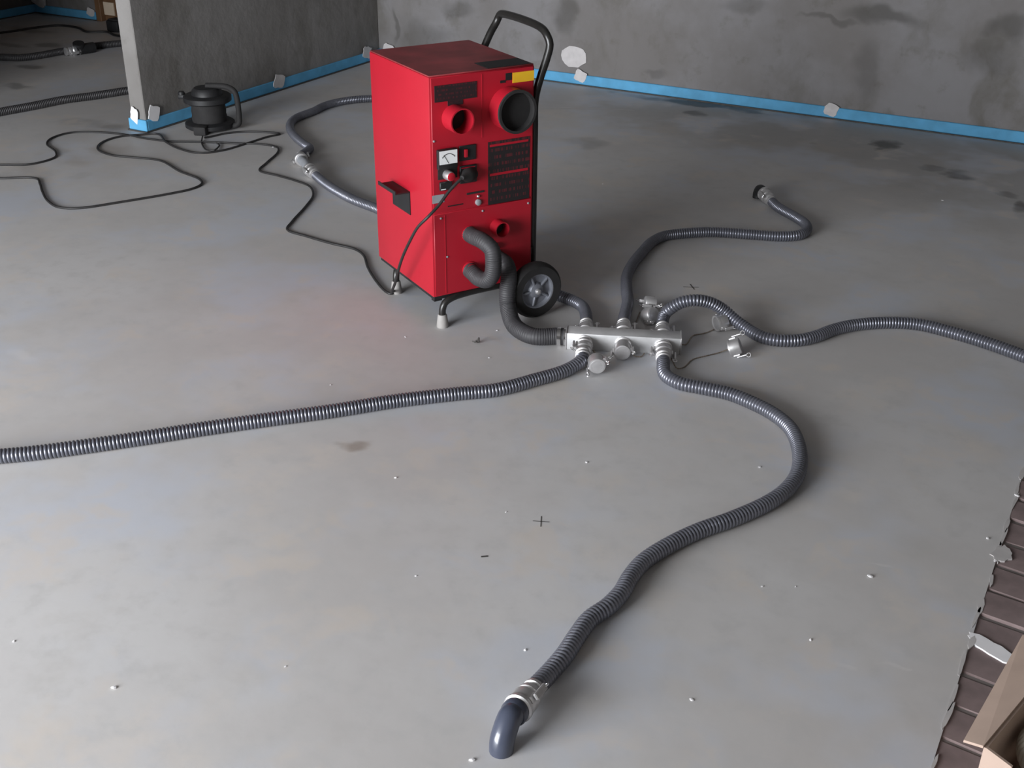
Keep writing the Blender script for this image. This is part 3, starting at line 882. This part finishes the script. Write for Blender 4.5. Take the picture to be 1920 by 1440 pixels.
# ================================================================== CABLES
def cable(name, label, pts, r=.0045, group='black power cables'):
    base = (pts[0][0], pts[0][1], 0)
    o = part(name, tubeg(rel(pts, base), r, .015, 8), 'cable', None, 60)
    o.location = base
    return tag(o, label, 'cable', group)
pl = thing('power_cable', 'black power cable plugged into the red machine and trailing across the floor', 'cable', (-2.1702, 3.0948, 0.0000), 0, 'black power cables')
bb = (-2.1702, 3.0948, 0.0000)
cp = [mw(.085, -.050, .509), mw(.055, -.052, .49), mw(.029, -.053, .468), mw(-.004, -.058, .437), mw(-.045, -.060, .405), mw(-.062, -.029, .369), mw(-.070, .019, .306), mw(-.070, .075, .236), mw(-.060, .138, .16), mw(-.050, .184, .104), mw(-.028, .265, .035), (-2.1775, 3.1127, 0.0060),
      (-2.1709, 3.0863, 0.0050), (-2.1976, 3.0928, 0.0050), (-2.2795, 3.1522, 0.0050),
      (-2.3825, 3.2458, 0.0050), (-2.4728, 3.3428, 0.0050), (-2.5366, 3.3770, 0.0050), (-2.6533, 3.3822, 0.0050), (-2.7802, 3.3970, 0.0050), (-2.8906, 3.4169, 0.0050), (-2.9372, 3.5058, 0.0050), (-3.0079, 3.6869, 0.0050), (-3.0694, 3.8139, 0.0050), (-3.1604, 3.9059, 0.0050), (-3.2583, 3.9370, 0.0050), (-3.3793, 3.9568, 0.0050), (-3.4940, 3.9733, 0.0050), (-3.5472, 4.0865, 0.0050),
      (-3.6136, 4.2497, 0.0050), (-3.6701, 4.3113, 0.0050), (-3.7768, 4.3129, 0.0050), (-3.8765, 4.2648, 0.0050), (-3.9693, 4.2318, 0.0050), (-4.0851, 4.1743, 0.0050), (-4.1832, 4.1272, 0.0050), (-4.3339, 4.1046, 0.0050), (-4.4441, 4.1072, 0.0050), (-4.6012, 4.0715, 0.0050), (-4.7211, 3.9889, 0.0050), (-4.7220, 3.8749, 0.0050), (-4.6605, 3.7904, 0.0050), (-4.5256, 3.7217, 0.0050), (-4.4498, 3.6440, 0.0050), (-4.4642, 3.5171, 0.0050), (-4.5744, 3.4425, 0.0050), (-4.8029, 3.2791, 0.0050)]
part('cable_cord', tubeg(rel(cp, bb), .0048, .012, 8), 'cable', pl, 60)
part('plug', join(xf(lathe([(.019, -.006), (.022, .004), (.022, .030), (.018, .038), (.010, .056), (.006, .068)], 18), aim(tuple(Vector(mw(.136, -.014, .503)) - Vector(bb)), Vector(mw(.085, -.050, .509)) - Vector(mw(.136, -.014, .503))))), 'blackmatt', pl, 35)
cable('extension_cable', 'black extension cable looping on the floor beside the cable reel', [(-4.6586, 3.1686, 0.0050), (-4.4101, 3.3055, 0.0050), (-4.2769, 3.3838, 0.0050), (-4.1919, 3.3357, 0.0050), (-4.1076, 3.2730, 0.0050), (-3.9793, 3.1907, 0.0050), (-3.8730, 3.1573, 0.0050), (-3.7959, 3.1945, 0.0050), (-3.7099, 3.3322, 0.0050), (-3.6097, 3.5225, 0.0050), (-3.5750, 3.6194, 0.0050), (-3.5857, 3.6915, 0.0050),
    (-3.6413, 3.7391, 0.0050), (-3.7997, 3.7840, 0.0050), (-3.9948, 3.8623, 0.0050), (-4.1067, 3.8463, 0.0050), (-4.2500, 3.8123, 0.0050), (-4.3886, 3.8550, 0.0050), (-4.4596, 3.9637, 0.0050), (-4.4565, 4.0658, 0.0050), (-4.3877, 4.1520, 0.0050), (-4.3334, 4.1956, 0.0050), (-4.1865, 4.1019, 0.0080), (-4.0521, 4.0538, 0.0050), (-3.9194, 4.0485, 0.0050), (-3.8584, 4.1365, 0.0050), (-3.8391, 4.2760, 0.0050),
    (-3.8277, 4.4268, 0.0050), (-3.8083, 4.5067, 0.0050), (-3.8848, 4.4961, 0.0050), (-3.9855, 4.4480, 0.0050), (-4.0460, 4.3774, 0.0050), (-4.0699, 4.2947, 0.0050), (-4.0835, 4.2599, 0.0060)], .0052)
cable('thin_cable', 'thin black cable across the far floor beyond the partition', [(-7.1641, 5.3395, 0.0050), (-7.1030, 5.5521, 0.0050), (-7.0716, 5.6613, 0.0050), (-7.0552, 5.7860, 0.0050), (-6.9746, 5.9526, 0.0050), (-6.8016, 5.9645, 0.0050), (-6.6198, 5.8921, 0.0050), (-6.5103, 5.9590, 0.0050), (-6.3790, 5.9055, 0.0050), (-6.1895, 5.8905, 0.0050)], .009)
bx = thing('socket_box', 'small dark box at the partition end in the far room', 'box', (-6.4933, 6.0460, 0.0000))
part('box_body', boxg(-.055, .055, -.05, .05, 0, .075, .01), 'black', bx)
part('box_lid', boxg(-.045, .045, -.04, .04, .075, .085, .004), 'blackmatt', bx)

# cable reel
RB = (-4.190, 4.425, 0)
rl = thing('cable_reel', 'black cable reel with tubular carrying frame standing by the partition wall', 'cable reel', RB, math.radians(20))
part('flange', lathe([(.02, .008), (.112, .008), (.124, .016), (.124, .034), (.112, .042), (.02, .042)], 32), 'black', rl)
part('flange', lathe([(.02, .136), (.108, .136), (.119, .143), (.119, .166), (.108, .174), (.02, .174)], 32), 'black', rl)
part('drum', lathe([(.086, .042), (.088, .060), (.085, .075), (.087, .095), (.084, .115), (.086, .136)], 28), 'blackmatt', rl)
part('socket_hub', lathe([(.078, .174), (.074, .196), (.062, .208), (.03, .210)], 24), 'black', rl)
part('winding_handle', join(boxg(-.15, -.09, -.020, .020, .146, .168, .006), mv(lathe([(.016, 0), (.018, .014), (.013, .022)], 14), (-.136, 0, .160))), 'black', rl)
part('carrying_frame', tubeg([(.0, 0, .216), (.06, 0, .218), (.112, 0, .214), (.146, 0, .194), (.156, 0, .155), (.158, 0, .07), (.154, 0, .034), (.125, 0, .018), (.05, 0, .016), (-.10, 0, .016)], .0145, .01, 10), 'blackmatt', rl)
part('plug_block', boxg(-.03, .035, -.152, -.095, .0, .045, .008), 'blackmatt', rl)
o = cable('short_flex', 'short thin cable loop at the foot of the cable reel', [(-4.0742, 4.2404, 0.0200), (-4.0554, 4.2097, 0.0060), (-3.9956, 4.1511, 0.0050), (-3.9156, 4.0931, 0.0100), (-3.8736, 4.0914, 0.0140), (-3.9054, 4.1601, 0.0080), (-3.9371, 4.2032, 0.0060), (-3.9544, 4.2008, 0.0120)], .0038)

# ================================================================== CARDBOARD BOX with ribbed duct, right foreground
CB = (-.004, 1.575, -.012)
ca = math.radians(-15)
cbx = thing('cardboard_box', 'open brown cardboard box with torn front on the brick strip', 'box', CB, ca)
HB = .255
part('box_wall', boxg(0, .005, 0, .34, .001, HB), 'cardboard', cbx, None)
part('box_wall', boxg(.005, .40, .335, .34, .001, HB), 'cardboard', cbx, None)
part('box_wall', boxg(.395, .40, .0, .335, .001, HB), 'cardboard', cbx, None)
part('torn_front', ([(.005, 0, .001), (.395, 0, .001), (.395, 0, .07), (.30, 0, .045), (.15, 0, .06), (.075, 0, .05), (.050, 0, .11), (.047, 0, HB - .01), (.005, 0, HB),
                     (.005, .005, .001), (.395, .005, .001), (.395, .005, .07), (.30, .005, .045), (.15, .005, .06), (.075, .005, .05), (.050, .005, .11), (.047, .005, HB - .01), (.005, .005, HB)],
     [tuple(range(9)), tuple(range(17, 8, -1))] + [((i + 1) % 9, i, 9 + i, 9 + (i + 1) % 9) for i in range(9)]), 'cardboard', cbx, None)
part('box_floor', boxg(.005, .395, .005, .335, .001, .005), 'cardboard', cbx, None)
fl = [(.0, -.004, HB), (.0, .34, HB), (-.075, .335, HB - .02), (-.032, .0, HB - .012)]
part('box_flap', ([p for p in fl] + [(p[0], p[1], p[2] + .005) for p in fl], [(3, 2, 1, 0), (4, 5, 6, 7), (0, 1, 5, 4), (1, 2, 6, 5), (2, 3, 7, 6), (3, 0, 4, 7)]), 'cardboard', cbx, None)
fl = [(.0, .34, HB), (.40, .34, HB), (.39, .43, HB - .03), (.01, .43, HB - .03)]
part('box_flap', ([p for p in fl] + [(p[0], p[1], p[2] + .005) for p in fl], [(3, 2, 1, 0), (4, 5, 6, 7), (0, 1, 5, 4), (1, 2, 6, 5), (2, 3, 7, 6), (3, 0, 4, 7)]), 'cardboard', cbx, None)
# ribbed duct coiled in the box
cw = Matrix.Translation(Vector(CB)) @ Matrix.Rotation(ca, 4, 'Z')
cc = Vector(cw @ Vector((.117, .145, 0)))
coil = []
for k in range(34):
    a = k * .42
    coil.append((cc.x + .072 * math.cos(a), cc.y + .080 * math.sin(a), .036 + k * .0066))
rd = part('ribbed_duct', ribbed(rel(coil, (cc.x, cc.y, -.007)), .034, .010, .003, 16), 'ribbed', None, 60)
rd.location = (cc.x, cc.y, -.007)
tag(rd, 'beige ribbed duct coiled inside the cardboard box', 'duct')

# ================================================================== DEBRIS
def crumb(P, s, seed, flat=.22):
    r = random.Random(seed)
    bm = bmesh.new()
    bmesh.ops.create_icosphere(bm, subdivisions=1, radius=1)
    ang = r.uniform(0, 3)
    for v in bm.verts:
        k = r.uniform(.7, 1.2)
        x, y_, z = v.co * k
        v.co = (s * (x * math.cos(ang) - y_ * .7 * math.sin(ang)), s * (x * math.sin(ang) + y_ * .7 * math.cos(ang)), s * flat * z + s * flat * .8)
    zmin = min(v.co.z for v in bm.verts)
    for v in bm.verts:
        v.co.z -= zmin
    bm.verts.ensure_lookup_table()
    g = [tuple(v.co) for v in bm.verts], [tuple(v.index for v in f.verts) for f in bm.faces]
    bm.free()
    o = part('plaster_crumb', g, 'tape', None, None)
    o.location = (P[0], P[1], 0)
    o.scale = (.85, .85, .85)
    tag(o, 'small white plaster crumb lying on the cement floor', 'crumb', 'plaster crumbs on the floor')
for k, (P, s) in enumerate([((-1.5337, 1.1762, 0.0000), .0085), ((-0.3202, 2.2816, 0.0000), .0095), ((-1.4882, 2.0999, 0.0000), .006), ((-0.6899, 2.6157, 0.0000), .007), ((-1.0946, 2.4126, 0.0000), .006), ((-1.8173, 1.1760, 0.0000), .005), ((-1.2150, 1.7762, 0.0000), .0045), ((-0.5213, 2.1245, -0.0000), .005), ((-0.4558, 2.1617, 0.0000), .004),
        ((-0.3745, 1.9984, 0.0000), .0055), ((-1.1646, 2.1028, 0.0000), .004), ((-1.2790, 1.3918, 0.0000), .004), ((-3.6971, 4.3156, 0.0000), .009), ((-1.6299, 2.8265, 0.0000), .005), ((-1.9393, 2.8240, 0.0000), .005), ((-1.7078, 3.0140, 0.0000), .006), ((-1.9451, 2.4344, 0.0000), .005), ((-0.8202, 1.3582, 0.0000), .009), ((-0.8803, 1.6754, 0.0000), .006), ((-0.5263, 1.7054, 0.0000), .006), ((-2.0684, 4.6000, 0.0000), .006),
        ((-0.7059, 5.1320, -0.0000), .008), ((-0.0782, 2.8046, 0.0000), .010), ((-0.1116, 2.5710, 0.0000), .007), ((-0.0814, 2.4849, 0.0000), .006)]):
    crumb(P, s, k + 1)
tw = part('wire_twig', join(tubeg(rel([(-1.7334, 2.9006, 0.0020), (-1.7133, 2.8933, 0.0060), (-1.7101, 2.9045, 0.0040)], (-1.7232, 2.9067, 0.0000)), .0022, .004, 6), tubeg(rel([(-1.7180, 2.8979, 0.0030), (-1.7120, 2.9013, 0.0180), (-1.6676, 2.8291, 0.0450)], (-1.7232, 2.9067, 0.0000)), .0018, .004, 6),
    tubeg(rel([(-1.7224, 2.8953, 0.0030), (-1.7077, 2.8806, 0.0200)], (-1.7232, 2.9067, 0.0000)), .0018, .004, 6)), 'pencil', None, 60)
tw.location = (-1.7232, 2.9067, 0.0000)
tag(tw, 'small dark bent bit of wire standing on the floor by the machine foot', 'wire')
